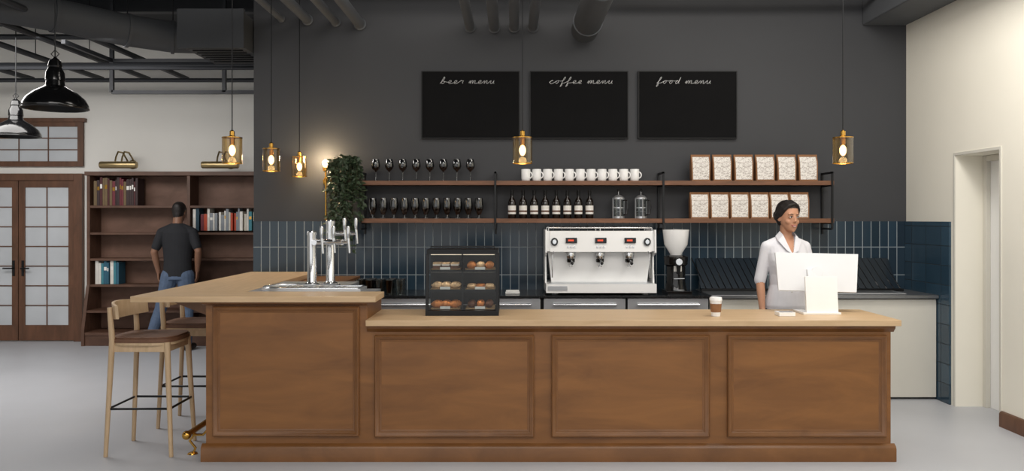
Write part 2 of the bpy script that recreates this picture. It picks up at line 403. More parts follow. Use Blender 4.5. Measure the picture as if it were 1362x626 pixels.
for gx in (-0.26,0.0,0.26):
    b.box(gx-0.05,gx+0.05,-0.198,-0.17,0.41,0.452,'screen'); b.box(gx-0.03,gx+0.02,-0.2,-0.197,0.424,0.438,'lcdr')
    b.lathe([(0.042,0.0),(0.045,0.02),(0.045,0.05),(0.035,0.07)],'chrome',(gx,-0.12,0.285))
    b.lathe([(0.034,0),(0.037,0.01),(0.037,0.033)],'blackgl',(gx,-0.12,0.255))
    b.cyl((gx,-0.15,0.27),(gx,-0.2,0.265),0.01,'chrome'); b.caps((gx,-0.2,0.265),(gx,-0.28,0.255),0.012,0.014,'blackgl')
    b.tube([(gx,-0.12,0.26),(gx,-0.12,0.235),(gx-0.015,-0.12,0.22)],0.006,'chrome'); b.tube([(gx,-0.12,0.235),(gx+0.015,-0.12,0.22)],0.006,'chrome')
    for k in (-1,0,1): b.cyl((gx+k*0.028,-0.185,0.38),(gx+k*0.028,-0.196,0.38),0.008,'chrome',seg=10)
b.done(0.004)
# grinder
b=B('coffee_grinder'); b.T=Matrix.Translation((1.49,7.5,0.921))
b.box(-0.11,0.11,-0.16,0.12,0,0.03,'blackgl')
b.lathe([(0.1,0.03),(0.095,0.05),(0.085,0.1),(0.085,0.24),(0.105,0.26),(0.11,0.33),(0.08,0.345)],'blackgl',(0,0.02,0))
b.lathe([(0.05,0.345),(0.055,0.36),(0.105,0.44),(0.118,0.56),(0.12,0.575),(0,0.58)],'whiteg',(0,0.02,0))
b.cyl((0,-0.05,0.29),(0,-0.13,0.29),0.04,'blackm'); b.cyl((0,-0.13,0.29),(0,-0.136,0.29),0.03,'chrome')
b.cyl((0,-0.1,0.26),(0,-0.1,0.18),0.022,'blackm',0.014)
b.tube([(-0.045,-0.06,0.14),(-0.045,-0.13,0.14),(0.045,-0.13,0.14),(0.045,-0.06,0.14)],0.006,'chrome')
b.lathe([(0.045,0.03),(0.05,0.036),(0.05,0.04)],'steel',(0,-0.11,0))
b.box(-0.035,0.035,-0.07,-0.062,0.2,0.25,'label'); b.done(0.003)
def lathe_obj(name,prof,k,loc,seg=20,extra=None):
    b=B(name); b.lathe(prof,k,seg=seg,cap=False)
    if extra: extra(b)
    return b.done(loc=loc)
tum=[(0,0.004),(0.028,0.004),(0.029,0),(0.032,0.0),(0.04,0.13),(0.038,0.13),(0.03,0.012),(0,0.012)]
b=B('drinking_glasses')
for i in range(5):
    for j in range(3): b.lathe(tum,'dglass' if (i+j)%2 else 'glass',(-1.36+i*0.09,7.36+j*0.1,0.921),seg=16,cap=False)
b.done()
b=B('folded_bar_towel')
b.box(-0.06,0.07,7.42,7.54,0.921,0.935,'whitem'); b.box(-0.055,0.065,7.42,7.535,0.936,0.949,'whitem'); b.done(0.005)
# ---------------------------------------------------------------- pastry case
b=B('pastry_display_case')
X0,X1,Y0,Y1,Z0,Z1=-0.59,-0.09,5.63,6.0,0.936,1.385
b.box(X0,X1,Y0,Y1,Z0,Z0+0.035,'blackm'); b.box(X0+0.005,X1-0.005,Y0+0.04,Y1,Z1-0.03,Z1,'blackm')
for x in (X0,X1-0.02):
    b.prism([(Y0,Z0+0.035),(Y0+0.02,Z0+0.035),(Y0+0.062,Z1-0.03),(Y0+0.042,Z1-0.03)],'x',x,x+0.02,'blackm'); b.box(x,x+0.02,Y1-0.018,Y1,Z0+0.035,Z1-0.03,'blackm')
b.box(X0+0.018,X1-0.018,Y1-0.012,Y1-0.006,Z0+0.04,Z1-0.03,'blackm')
for z in (1.10,1.235):
    b.box(X0+0.02,X1-0.02,Y0+0.045,Y1-0.02,z,z+0.006,'steeld'); b.box(X0+0.02,X1-0.02,Y0+0.037,Y0+0.045,z-0.006,z+0.012,'blackm')
for z,yy in ((1.092,Y0+0.06),(1.227,Y0+0.065),(Z1-0.038,Y0+0.075)): b.box(X0+0.03,X1-0.03,yy,yy+0.008,z,z+0.004,'led')  # added glowing strips to brighten the case contents
b.box((X0+X1)/2-0.005,(X0+X1)/2+0.005,Y0+0.036,Y0+0.045,Z0+0.04,Z1-0.03,'blackm')
b.add([(X0+.018,Y0+.006,Z0+.04),(X1-.018,Y0+.006,Z0+.04),(X1-.018,Y0+.05,Z1-.03),(X0+.018,Y0+.05,Z1-.03)],[(0,1,2,3)],'case')
for x in (X0+0.004,X1-0.004): b.add([(x,Y0+.018,Z0+.04),(x,Y1-.018,Z0+.04),(x,Y1-.018,Z1-.03),(x,Y0+.06,Z1-.03)],[(0,1,2,3)],'case')
b.tube([(X0+0.03,Y0+0.07,Z1),(X0+0.03,Y0+0.07,Z1+0.02),(X1-0.03,Y0+0.07,Z1+0.02),(X1-0.03,Y0+0.07,Z1)],0.005,'blackm')
b.done(0.0015)
b=B('assorted_pastries')
def croissant(b,c,k='croi',s=1.0):
    pts=[];rs=[]
    for i in range(13):
        t=-1+i/6; a=t*1.1
        pts.append((c[0]+0.05*s*math.sin(a),c[1]-0.03*s*math.cos(a)+0.02,c[2]+0.022*s)); rs.append(max(0.005,(0.024*(1-abs(t)**1.8)+0.003*(i%2)))*s)
    b.tube(pts,rs,k,seg=10)
for k,z in enumerate((0.972,1.107,1.242)):
    for sx in (-0.46,-0.22):
        b.box(sx-0.1,sx+0.1,5.7,5.95,z,z+0.008,'tray')
        for i in range(3):
            for j in range(2):
                x=sx-0.062+i*0.062; y=5.76+j*0.1
                if k==0:
                    if sx<-0.3: croissant(b,(x,y,z+0.008),'croi',0.95)
                    else: b.ell((x,y,z+0.03),(0.028,0.035,0.024),'choc' if i!=1 else 'croi')
                elif k==1:
                    if sx<-0.3: croissant(b,(x,y,z+0.008),'bun',0.85)
                    else:
                        b.tube([(x+0.02*math.cos(a*math.pi/6),y+0.02*math.sin(a*math.pi/6),z+0.02) for a in range(12)],0.012,'croi' if i%2 else 'bun',closed=True)
                else:
                    if sx<-0.3:
                        b.box(x-0.026,x+0.026,y-0.03,y+0.03,z+0.008,z+0.03,'choc'); b.box(x-0.026,x+0.026,y-0.03,y+0.03,z+0.03,z+0.038,'label'); b.box(x-0.026,x+0.026,y-0.03,y+0.03,z+0.038,z+0.05,'bun')
                    else: b.ell((x,y,z+0.03),(0.031,0.03,0.026),'bun' if i%2 else 'croi')
        b.box(sx-0.035,sx+0.035,5.688,5.692,z+0.004,z+0.022,'label')
b.done()
# ---------------------------------------------------------------- wall shelves
b=B('wall_shelf')
b.box(-1.60,2.98,7.65,7.893,1.907,1.947,'shelfw'); b.box(-1.41,2.98,7.65,7.893,1.557,1.597,'shelfw')
for x in (-1.40,-0.155,1.40,2.96):
    b.box(x-0.009,x+0.009,7.637,7.65,1.5,2.03,'blackm'); b.box(x-0.009,x+0.009,7.637,7.9,2.012,2.03,'blackm'); b.box(x-0.009,x+0.009,7.885,7.905,1.45,2.03,'blackm')
    b.box(x-0.009,x+0.009,7.65,7.89,1.895,1.907,'blackm'); b.box(x-0.009,x+0.009,7.65,7.89,1.545,1.557,'blackm'); b.cyl((x,7.645,1.5),(x,7.89,1.5),0.008,'blackm',seg=8)
b.done(0.001)
ZU,ZL=1.948,1.598
wine=[(0,0.0),(0.036,0.0),(0.034,0.004),(0.006,0.01),(0.004,0.02),(0.004,0.085),(0.012,0.095),(0.034,0.115),(0.042,0.14),(0.038,0.18),(0.031,0.205),(0.03,0.205),(0.037,0.18),(0.04,0.14),(0.032,0.118),(0,0.1)]
w=lathe_obj('wine_glass',wine,'dglass',(-1.28,7.77,ZU))
for i in range(1,8): dup(w,(-1.28+i*0.127,7.77,ZU))
beer=[(0,0.0),(0.034,0.0),(0.034,0.006),(0.01,0.014),(0.009,0.03),(0.022,0.045),(0.04,0.09),(0.041,0.13),(0.034,0.19),(0.032,0.19),(0.038,0.13),(0.037,0.09),(0.018,0.05),(0,0.045)]
w=lathe_obj('beer_glass',beer,'dglass',(-1.31,7.77,ZL))
for i in range(1,11): dup(w,(-1.31+i*0.1,7.77,ZL))
def ex(b): b.tube([(0.038+0.028*math.sin(a*math.pi/8)-0.002,0,0.055-0.03*math.cos(a*math.pi/8)) for a in range(9)],0.006,'whiteg')
mug=[(0,0.003),(0.036,0.0),(0.039,0.003),(0.043,0.03),(0.043,0.108),(0.041,0.111),(0.038,0.108),(0.037,0.01),(0,0.008)]
w=lathe_obj('coffee_mug',mug,'whiteg',(0.13,7.76,ZU),extra=ex); w.rotation_euler[2]=-0.4
for i in range(1,11): dup(w,(0.13+i*0.102,7.76,ZU),-0.4)
def lab(b):
    b.lathe([(0.0375,0.04),(0.0375,0.12)],'label',cap=False); b.lathe([(0.0145,0.215),(0.0155,0.216),(0.0155,0.262),(0,0.264)],'boardf'); b.lathe([(0.038,0.06),(0.038,0.075)],'choc',cap=False)
bot=[(0,0.0),(0.034,0.0),(0.037,0.006),(0.037,0.15),(0.03,0.175),(0.015,0.195),(0.013,0.21),(0.013,0.255),(0,0.256)]
w=lathe_obj('syrup_bottle',bot,'bottle',(0.0,7.77,ZL),extra=lab)
for i in range(1,8): dup(w,(i*0.104,7.77,ZL))
def fp(b):
    b.lathe([(0.052,0.0),(0.052,0.02)],'steel'); b.lathe([(0.053,0.18),(0.053,0.195),(0.03,0.215),(0.008,0.222)],'steel'); b.cyl((0,0,0.22),(0,0,0.255),0.003,'chrome'); b.ell((0,0,0.262),(0.013,0.013,0.011),'blackgl')
    for a in range(4):
        c,s_=math.cos(a*math.pi/2+0.78)*0.053,math.sin(a*math.pi/2+0.78)*0.053; b.box(c-0.004,c+0.004,s_-0.004,s_+0.004,0,0.19,'steel')
    b.lathe([(0.054,0.095),(0.054,0.105)],'steel',cap=False); b.lathe([(0.0,0.06),(0.045,0.062),(0.045,0.066),(0,0.068)],'steeld')
    b.tube([(0.05,0,0.17),(0.09,0,0.165),(0.095,0,0.1),(0.085,0,0.04),(0.05,0,0.03)],0.007,'blackgl')
w=lathe_obj('french_press',[(0.049,0.005),(0.049,0.19)],'glass',(1.0,7.76,ZL),extra=fp); w.rotation_euler[2]=-0.6
dup(w,(1.21,7.76,ZL),-0.6)
b=B('coffee_bag')
b.frust((0,0),0.17,0.09,0,(0,0),0.178,0.075,0.17,'kraft'); b.frust((0,0),0.178,0.075,0.17,(0,0.0),0.178,0.02,0.225,'kraft'); b.box(-0.089,0.089,-0.012,0.012,0.225,0.245,'kraft')
b.add([(-0.074,-0.0462,0.012),(0.074,-0.0462,0.012),(0.077,-0.0388,0.168),(-0.077,-0.0388,0.168)],[(0,1,2,3)],'print')
b.add([(-0.077,-0.0392,0.17),(0.077,-0.0392,0.17),(0.077,-0.014,0.223),(-0.077,-0.014,0.223)],[(0,1,2,3)],'print')
w=b.done(loc=(1.76,7.74,ZU),recalc=False)
for i in range(1,6): dup(w,(1.76+i*0.2,7.74,ZU))
for i in range(6): dup(w,(1.75+i*0.186,7.74,ZL))
# ---------------------------------------------------------------- menu boards with chalk lettering
L={'b':([(0,.1),(.3,.9),(.42,1.6),(.3,1.85),(.2,1.4),(.14,.3),(.3,0),(.55,.2),(.55,.6),(.35,.65),(.8,.45)],.9),
'e':([(0,.15),(.35,.35),(.5,.7),(.33,.9),(.15,.5),(.28,.02),(.6,.08)],.7),
'r':([(0,.15),(.2,.75),(.28,.95),(.35,.75),(.6,.78),(.52,.3),(.68,.05)],.75),
'm':([(0,.15),(.15,.8),(.2,.02),(.35,.75),(.5,.8),(.52,.02),(.68,.75),(.84,.8),(.86,.1),(1.0,.05)],1.1),
'n':([(0,.15),(.15,.8),(.2,.02),(.38,.75),(.52,.8),(.55,.1),(.7,.05)],.8),
'u':([(0,.15),(.15,.85),(.15,.2),(.3,0),(.5,.3),(.58,.85),(.58,.15),(.75,.05)],.85),
'c':([(0,.3),(.35,.85),(.5,.75),(.35,.9),(.12,.5),(.25,0),(.6,.12)],.7),
'o':([(0,.5),(.3,.85),(.12,.45),(.28,0),(.5,.4),(.38,.85),(.75,.7)],.75),
'f':([(0,.1),(.3,.9),(.45,1.6),(.35,1.85),(.25,1.3),(.15,-.3),(.1,-.8),(.28,-.5),(.25,.1),(.6,.2)],.7),
'd':([(0,.3),(.4,.85),(.15,.5),(.22,0),(.45,.3),(.65,1.8),(.55,.3),(.7,.05)],.8)}
def cat(ps,n=5):
    out=[]; P=[ps[0]]+ps+[ps[-1]]
    for i in range(1,len(P)-2):
        for k in range(n):
            t=k/n
            out.append(tuple(0.5*((2*P[i][a])+(-P[i-1][a]+P[i+1][a])*t+(2*P[i-1][a]-5*P[i][a]+4*P[i+1][a]-P[i+2][a])*t*t+(-P[i-1][a]+3*P[i][a]-3*P[i+1][a]+P[i+2][a])*t**3) for a in (0,1)))
    out.append(ps[-1]); return out
def script(b,txt,cx,z,y,width,hx,r):
    words=txt.split(' '); x=0; strokes=[]
    for w in words:
        ps=[]
        for ch in w:
            p,a=L[ch]; ps+=[(x+u,v) for u,v in (p if not ps else p[1:])]; x+=a+0.12
        strokes.append(cat(ps)); x+=0.6
    tot=x-0.6; sc=width/tot
    for st in strokes:
        b.tube([(cx-width/2+u*sc+v*hx*0.35,y,z+v*hx) for u,v in st],r,'chalk',seg=5)
for txt,x0,x1,c in (('beer menu',-0.86,0.07,-0.42),('coffee menu',0.172,1.104,0.66),('food menu',1.205,2.14,1.64)):
    b=B('menu_board'); b.box(x0,x1,7.873,7.908,2.36,2.997,'board')
    b.ring(x0-0.003,x1+0.003,2.357,3.0,7.875,[(0,-0.03),(0,0.007),(0.008,0.007),(0.008,0)],'boardf')
    script(b,txt,c,2.88,7.869,0.53 if 'coffee' not in txt else 0.62,0.034,0.0016); b.done()
# ---------------------------------------------------------------- plant + sconce
b=B('trailing_plant')
b.lathe([(0.0,0.0),(0.06,0.0),(0.085,0.1),(0.09,0.14),(0.08,0.14),(0.075,0.12),(0,0.12)],'pot',(-1.49,7.77,ZU),seg=20,cap=False)
def leaf(b,p,d,n,l):
    d=d.normalized(); sd=d.cross(n).normalized()*l*0.36; n=sd.cross(d).normalized()
    b.add([p,p+d*l*0.4+sd+n*l*0.06,p+d*l*0.9+sd*0.4,p+d*l*1.1-n*l*0.1,p+d*l*0.9-sd*0.4,p+d*l*0.4-sd+n*l*0.06,p+d*l*0.5-n*l*0.03],[(0,1,6),(1,2,6),(2,3,6),(3,4,6),(4,5,6),(5,0,6)],'leaf')
for k in range(40):
    ex_=-1.52+random.uniform(-0.17,0.17); ey=random.uniform(7.52,7.80) if ex_<-1.62 else random.uniform(7.5,7.62); L_=random.uniform(0.1,0.72)*(1 if ex_<-1.42 else 0.6)
    pts=[V((-1.49,7.77,2.07)),V((-1.49+0.3*(ex_+1.49),7.70,2.12+random.uniform(0,0.06))),V((ex_,ey,2.05+random.uniform(-0.03,0.08))),V((ex_+random.uniform(-0.03,0.03),ey,1.98-L_*0.5)),V((ex_+random.uniform(-0.05,0.05),ey,1.98-L_))]
    fine=[]
    for i in range(4):
        for j in range(6): fine.append(pts[i].lerp(pts[i+1],j/6))
    fine.append(pts[-1])
    b.tube(fine,0.0025,'stem',seg=4)
    for q in fine[3:]:
        for _ in range(2):
            d=V((random.uniform(-1,1),random.uniform(-1,0.3),random.uniform(-0.9,0.4))); leaf(b,q,d,V((random.uniform(-.5,.5),-0.6,0.8)),random.uniform(0.032,0.055))
b.done(recalc=False,smooth=False)
b=B('wall_sconce')
b.lathe([(0.045,0),(0.045,0.012),(0.02,0.02)],'brass',(-1.76,7.908,1.95),R=Matrix.Rotation(math.pi/2,4,'X'))
b.tube([(-1.76,7.9,1.95),(-1.76,7.84,1.95),(-1.76,7.82,1.97),(-1.76,7.82,2.03)],0.008,'brass'); b.cyl((-1.76,7.82,1.6),(-1.76,7.82,2.05),0.009,'brass')
b.lathe([(0.02,0),(0.028,0.01),(0.028,0.04)],'brass',(-1.76,7.82,2.04)); b.ell((-1.76,7.82,2.115),(0.032,0.032,0.04),'bulb'); b.ell((-1.76,7.82,1.595),(0.015,0.015,0.015),'brass')
b.done()
def plight(name,loc,e,col=(1,0.75,0.45),r=0.03):
    l=bpy.data.lights.new(name,'POINT'); l.energy=e; l.color=col; l.shadow_soft_size=r; o=bpy.data.objects.new(name,l); o.location=loc; bpy.context.scene.collection.objects.link(o); return o
plight('sconce_light',(-1.80,7.74,2.16),13)
for x in (-0.46,-0.22):
    for z in (1.08,1.215,1.34): plight('case_light',(x,5.73,z),0.13,(1,.88,.72),0.01)  # added point lights, fill for the pastries
# ---------------------------------------------------------------- small pendants
def pend(x,y,zt=CZ):
    b=B('glass_pendant_lamp'); z=1.99
    b.cyl((0,0,0.19),(0,0,zt-z),0.004,'blackm',seg=6); b.lathe([(0.05,0),(0.05,0.02)],'blackm',(0,0,zt-z-0.02))
    b.lathe([(0.07,0.0),(0.07,0.185)],'amber',cap=False,seg=28); b.lathe([(0.0715,0),(0.0715,0.005),(0.0685,0.005),(0.0685,0)],'brass',cap=False,seg=28)
    b.lathe([(0.0715,0.182),(0.0715,0.188),(0.03,0.192),(0.018,0.2),(0.018,0.23),(0.006,0.24)],'brass')
    b.cyl((0,0,0.19),(0,0,0.135),0.017,'brass')
    b.ell((0,0,0.095),(0.024,0.024,0.038),'bulb',seg=14)
    o=b.done(loc=(x,y,z),recalc=True); plight('pendant_light',(x,y,z+0.03),0.6)
    return o
for x,y in ((-2.0,5.91),(-2.0,6.87),(-2.0,7.78),(0.075,5.91),(2.365,5.91)): pend(x,y)
# ---------------------------------------------------------------- industrial dome pendants
def dome(x,y,z):
    b=B('industrial_dome_pendant')
    pr=[(0.225,0),(0.228,0.01),(0.222,0.03),(0.20,0.07),(0.15,0.115),(0.09,0.15),(0.068,0.165),(0.062,0.2),(0.068,0.205),(0.064,0.26),(0.045,0.3),(0.05,0.31),(0.04,0.35),(0.015,0.37),(0.008,0.38)]
    inn=[(0.222,0.0),(0.196,0.065),(0.145,0.11),(0.085,0.145),(0,0.155)]
    b.lathe(pr,'blackgl',seg=36,cap=False); b.lathe(inn,'blackm',seg=36,cap=False); b.tube([(0.225*math.cos(a*math.pi/16),0.225*math.sin(a*math.pi/16),0.0) for a in range(32)],0.005,'blackgl',closed=True)
    b.ell((0,0,0.1),(0.035,0.035,0.045),'whitem'); b.cyl((0,0,0.37),(0,0,CZ-z),0.005,'blackm',seg=8); b.tube([(0.0,0,0.37),(0.03,0,0.4),(0.0,0,0.43),(-0.03,0,0.4)],0.004,'blackm',closed=True)
    b.lathe([(0.06,0),(0.06,0.02)],'blackm',(0,0,CZ-z-0.02))
    b.done(loc=(x,y,z),recalc=False)
dome(-3.37,6.1,2.41); dome(-4.92,8.2,2.41)
# ---------------------------------------------------------------- bar stools
def stool(x,y):
    b=B('bar_stool')
    for sy in (-1,1):
        b.tube([(-0.225,sy*0.205,0),(-0.19,sy*0.185,0.78),(-0.205,sy*0.19,1.0)],[0.014,0.02,0.016],'stoolw',seg=12)
        b.tube([(0.215,sy*0.205,0),(0.175,sy*0.175,0.765)],[0.014,0.021],'stoolw',seg=12)
        b.box(-0.2,0.18,sy*0.178-0.011,sy*0.178+0.011,0.70,0.75,'stoolw')
    for sx in (-0.19,0.175): b.box(sx-0.011,sx+0.011,-0.175,0.175,0.70,0.75,'stoolw')
    P=[]
    for i in range(40):
        a=2*math.pi*i/40; c,s_=math.cos(a),math.sin(a); P.append((0.225*abs(c)**0.55*(1 if c>0 else -1)-0.005,0.215*abs(s_)**0.55*(1 if s_>0 else -1)))
    for z0,z1,s0 in ((0.745,0.764,0.98),(0.764,0.79,1.0),(0.79,0.8,0.96)): b.prism([(u*s0,v*s0) for u,v in P],'z',z0,z1,'stoolw' if z0<0.76 else 'leather')
    n=14; vs=[]
    for i in range(n+1):
        t=-1+2*i/n; yy=0.225*t; xx=-0.235+0.10*t*t
        hh=0.06*(1-0.25*t*t)
        for (dx,z) in ((-0.011,0.97-hh),(0.011,0.97-hh),(0.002,0.97+hh),(-0.02,0.97+hh)): vs.append((xx+dx,yy,z))
    fs=[]
    for i in range(n):
        for j in range(4): fs.append((i*4+j,i*4+(j+1)%4,(i+1)*4+(j+1)%4,(i+1)*4+j))
    fs+= [(0,1,2,3),(n*4,n*4+1,n*4+2,n*4+3)]; b.add(vs,fs,'stoolw')
    z=0.32; b.tube([(-0.21,-0.197,z),(0.2,-0.193,z),(0.2,0.193,z),(-0.21,0.197,z)],0.009,'blackm',closed=True)
    b.done(0.002,loc=(x,y,0))
stool(-2.5,5.75); stool(-2.47,6.5)
# ---------------------------------------------------------------- counter items
b=B('paper_coffee_cup')
b.lathe([(0.029,0),(0.0395,0.108),(0,0.108)],'whitem'); b.lathe([(0.0338,0.028),(0.0395,0.085)],'kraft',cap=False,seg=24); b.lathe([(0.043,0.106),(0.043,0.115),(0.04,0.128),(0.035,0.128),(0.034,0.122),(0,0.122)],'whiteg')
b.done(loc=(1.385,5.62,0.936))
b=B('card_reader'); b.box(1.81,1.92,5.6,5.7,0.936,0.962,'whiteg'); b.box(1.825,1.905,5.612,5.66,0.962,0.964,'screen'); b.done(0.006)
b=B('point_of_sale_register')
b.T=Matrix.Translation((2.15,5.78,0.936))
b.box(-0.14,0.12,-0.08,0.14,0,0.014,'whiteg')
b.prism([(0.0,0.01),(0.06,0.01),(0.13,0.3),(0.10,0.3)],'x',-0.05,0.05,'posg')
b.prism([(-0.07,0.01),(-0.045,0.01),(-0.02,0.255),(-0.04,0.262)],'x',-0.115,0.105,'whiteg')
T0=b.T.copy(); b.T=T0@Matrix.Translation((0.02,0.12,0.275))@Matrix.Rotation(-0.1,4,'Z')@Matrix.Rotation(-14*D2R,4,'X')@Matrix.Rotation(0.02,4,'Y')
b.frust((0,-0.003),0.535,0.018,-0.135,(0.005,-0.003),0.575,0.018,0.14,'posg'); b.box(-0.262,0.262,0.006,0.008,-0.125,0.13,'screen')
b.cyl((0,-0.012,0),(0,-0.03,0),0.04,'posg'); b.T=T0
b.done(0.004)
# ---------------------------------------------------------------- ceiling services
b=B('ventilation_duct_round'); 
b.lathe([(0.0,0),(0.11,0),(0.125,0.02),(0.125,9)],'duct2',(0.68,7.75,3.36),R=Matrix.Rotation(math.pi/2,4,'X'),seg=32)
for y in (7.4,6.2,5.0,3.6): b.tube([(0.68+0.128*math.cos(a*math.pi/12),y,3.36+0.128*math.sin(a*math.pi/12)) for a in range(24)],0.008,'duct2',closed=True); b.cyl((0.68,y,3.48),(0.68,y,CZ),0.006,'blackm',seg=6)
b.done()
b=B('ceiling_pipes')
for x,z,r in ((-0.4,3.42,0.045),(-0.17,3.42,0.05),(0.02,3.42,0.045),(0.2,3.42,0.045),(-1.45,3.45,0.05),(-1.68,3.47,0.04),(-1.95,3.49,0.045),(-2.2,3.5,0.03)):
    b.cyl((x,7.88,z),(x,0,z),r,'duct2'); b.ell((x,7.88,z),(r*1.2,0.02,r*1.2),'duct2')
    for y in (7.3,4.5,2): b.cyl((x,y,z),(x,y,CZ),0.005,'blackm',seg=6)
b.cyl((0.9,7.6,3.64),(3.36,7.6,3.64),0.03,'duct2'); b.cyl((-2.4,7.3,3.72),(0.9,7.3,3.72),0.03,'duct2'); b.box(-2.4,3.3,7.3,7.4,3.78,3.95,'duct')
b.done()
b=B('ventilation_duct_main')
b.box(-3.05,-2.48,7.6,8.5,3.18,3.5,'duct'); b.box(-3.07,-2.46,7.58,7.62,3.16,3.52,'duct')
for i in range(7): b.box(-3.0,-2.53,7.66+i*0.11,7.68+i*0.11,3.165,3.18,'blackm')
pth=[(-3.0,8.1,3.36),(-3.3,8.05,3.36),(-3.65,7.85,3.38),(-4.1,7.4,3.42),(-4.7,6.8,3.44),(-5.6,5.9,3.46),(-6.6,4.9,3.46)]
b.tube(pth,0.15,'duct',seg=24)
for i in (1,2,3,4): 
    p=V(pth[i]); d=(V(pth[i+1])-V(pth[i-1])).normalized(); b.cyl(p-d*0.015,p+d*0.015,0.162,'duct',seg=24); b.cyl(p,(p.x,p.y,CZ),0.006,'blackm',seg=6)
b.done()
b=B('cable_tray_grid')
for y,z,r in ((9.9,3.25,0.025),(9.2,3.3,0.03),(8.9,3.55,0.03),(10.3,3.5,0.03),(8.6,3.16,0.02)): b.cyl((-8.9,y,z),(-2.6,y,z),r,'rail',seg=8)
for x in (-7.2,-6.2,-5.3,-4.7,-4.2): b.cyl((x,10.7,3.4),(x,3,3.4),0.032,'rail',seg=8)
for x in (-4.45,-3.2):
    b.box(x-0.02,x+0.02,9.18,9.22,3.0,CZ,'rail')
b.box(-4.45,-2.5,9.18,9.22,2.98,3.02,'rail'); b.box(-4.45,-2.5,9.18,9.22,3.33,3.37,'rail'); b.box(-4.47,-4.43,8.2,9.22,3.33,3.37,'rail')
for y in (6.6,8.0,9.4): 
    b.box(-8.9,-2.5,y-0.06,y+0.06,3.93,3.95,'rail'); b.box(-8.9,-2.5,y-0.01,y+0.01,3.95,CZ,'rail'); 
for x in (-7.2,-6.2,-5.3,-4.7): 
    for y in (5,9.2): b.cyl((x,y,3.4),(x,y,CZ),0.005,'blackm',seg=6)
b.done()
# ---------------------------------------------------------------- french doors on rear wall
YW=10.8
def leafd(b,x0,x1,z0,z1,cols,rows,st=0.1,bot=0.2,y=YW-0.045):
    b.box(x0,x0+st,y,y+0.04,z0,z1,'doorw'); b.box(x1-st,x1,y,y+0.04,z0,z1,'doorw'); b.box(x0+st,x1-st,y,y+0.04,z1-0.09,z1,'doorw'); b.box(x0+st,x1-st,y,y+0.04,z0,z0+bot,'doorw')
    gx0,gx1,gz0,gz1=x0+st,x1-st,z0+bot,z1-0.09
    b.box(gx0,gx1,y+0.015,y+0.02,gz0,gz1,'pane')
    for i in range(1,cols): x=gx0+(gx1-gx0)*i/cols; b.box(x-0.007,x+0.007,y+0.004,y+0.015,gz0,gz1,'doorw')
    for i in range(1,rows): z=gz0+(gz1-gz0)*i/rows; b.box(gx0,gx1,y+0.005,y+0.0148,z-0.007,z+0.007,'doorw')
b=B('door_double_french')
leafd(b,-7.14,-6.425,0.01,2.09,2,7,st=0.08); leafd(b,-6.415,-5.69,0.01,2.09,2,7,st=0.08)
for sx in (-1,1):
    x=-6.42+sx*0.06; b.box(x-0.015,x+0.015,YW-0.055,YW-0.045,0.85,1.05,'blackm'); b.tube([(x,YW-0.05,0.95),(x,YW-0.1,0.95),(x+sx*0.11,YW-0.1,0.95)],0.01,'blackm')
b.done(0.002)
b=B('trim_door_frame')
b.box(-5.69,-5.58,YW-0.07,YW,0,2.18,'doorw'); b.box(-7.25,-7.14,YW-0.07,YW,0,2.18,'doorw'); b.box(-7.14,-5.69,YW-0.07,YW,2.09,2.18,'doorw'); b.done(0.004)
b=B('window_transom'); leafd(b,-7.25,-5.58,2.27,2.88,4,3,st=0.07,bot=0.07,y=YW-0.05); b.box(-7.28,-5.55,YW-0.07,YW,2.85,2.9,'doorw'); b.done(0.003)
b=B('baseboard_rear'); b.box(-9,-7.25,YW-0.02,YW,0,0.12,'doorw'); b.box(-2.7,3.7,YW-0.02,YW,0,0.12,'doorw'); b.done(0.003)
# ---------------------------------------------------------------- bookcase
b=B('bookcase'); yb0,yb1=10.48,10.79
xs=(-5.37,-4.10,-2.83)
for x in xs: b.box(x-0.02,x+0.02,yb0,yb1,0,2.18,'bookw')
b.box(xs[0],xs[2],yb1-0.02,yb1,0,2.16,'bookin'); b.box(xs[0]-0.04,xs[2]+0.04,yb0-0.02,yb1,2.14,2.19,'bookw')
ZS=(0.17,0.44,0.76,1.09,1.42,1.76)
for z in ZS: b.box(xs[0],xs[2],yb0+0.005,yb1,z-0.03,z,'bookw')
b.box(xs[0],xs[2],yb0+0.01,yb0+0.03,0,0.14,'bookw')
for x in xs: b.prism([(yb0,0),(yb0-0.14,0),(yb0-0.14,0.2),(yb0-0.02,0.72),(yb0,0.76)],'x',x-0.02,x+0.02,'bookw')
b.box(xs[0],xs[2],yb0-0.13,yb0+0.01,0.13,0.17,'bookw'); b.box(xs[0],xs[2],yb0-0.08,yb0+0.01,0.41,0.44,'bookw'); b.box(xs[0],xs[2],yb0-0.12,yb0-0.1,0,0.13,'bookw')
b.done(0.002)
b=B('shelf_books')
def books(x0,x1,z,hmin,hmax,pal):
    x=x0
    while x<x1:
        w=random.uniform(0.018,0.042); h=random.uniform(hmin,hmax); d=random.uniform(0.15,0.2); k=BOOKC[random.choice(pal)]
        y=yb0+0.04; b.box(x,x+w-0.001,y,y+d,z,z+h,k); b.box(x+0.002,x+w-0.003,y+0.003,y+d,z+h,z+h+0.0005,'label')
        if random.random()<0.5: b.box(x+0.003,x+w-0.004,y-0.0008,y,z+h*0.6,z+h*0.75,'label' if random.random()<.6 else 'brass')
        x+=w+(0.002 if random.random()<.9 else 0.02)
books(-5.32,-4.78,1.762,0.3,0.36,(0,4,4,8,10,4)); books(-5.3,-5.0,0.762,0.24,0.31,(1,2,6,9,11)); books(-4.06,-3.0,1.442,0.2,0.3,(1,2,3,5,6,7,9,10,11,6)); books(-4.06,-3.5,0.442,0.18,0.26,(0,4,8))
b.done()
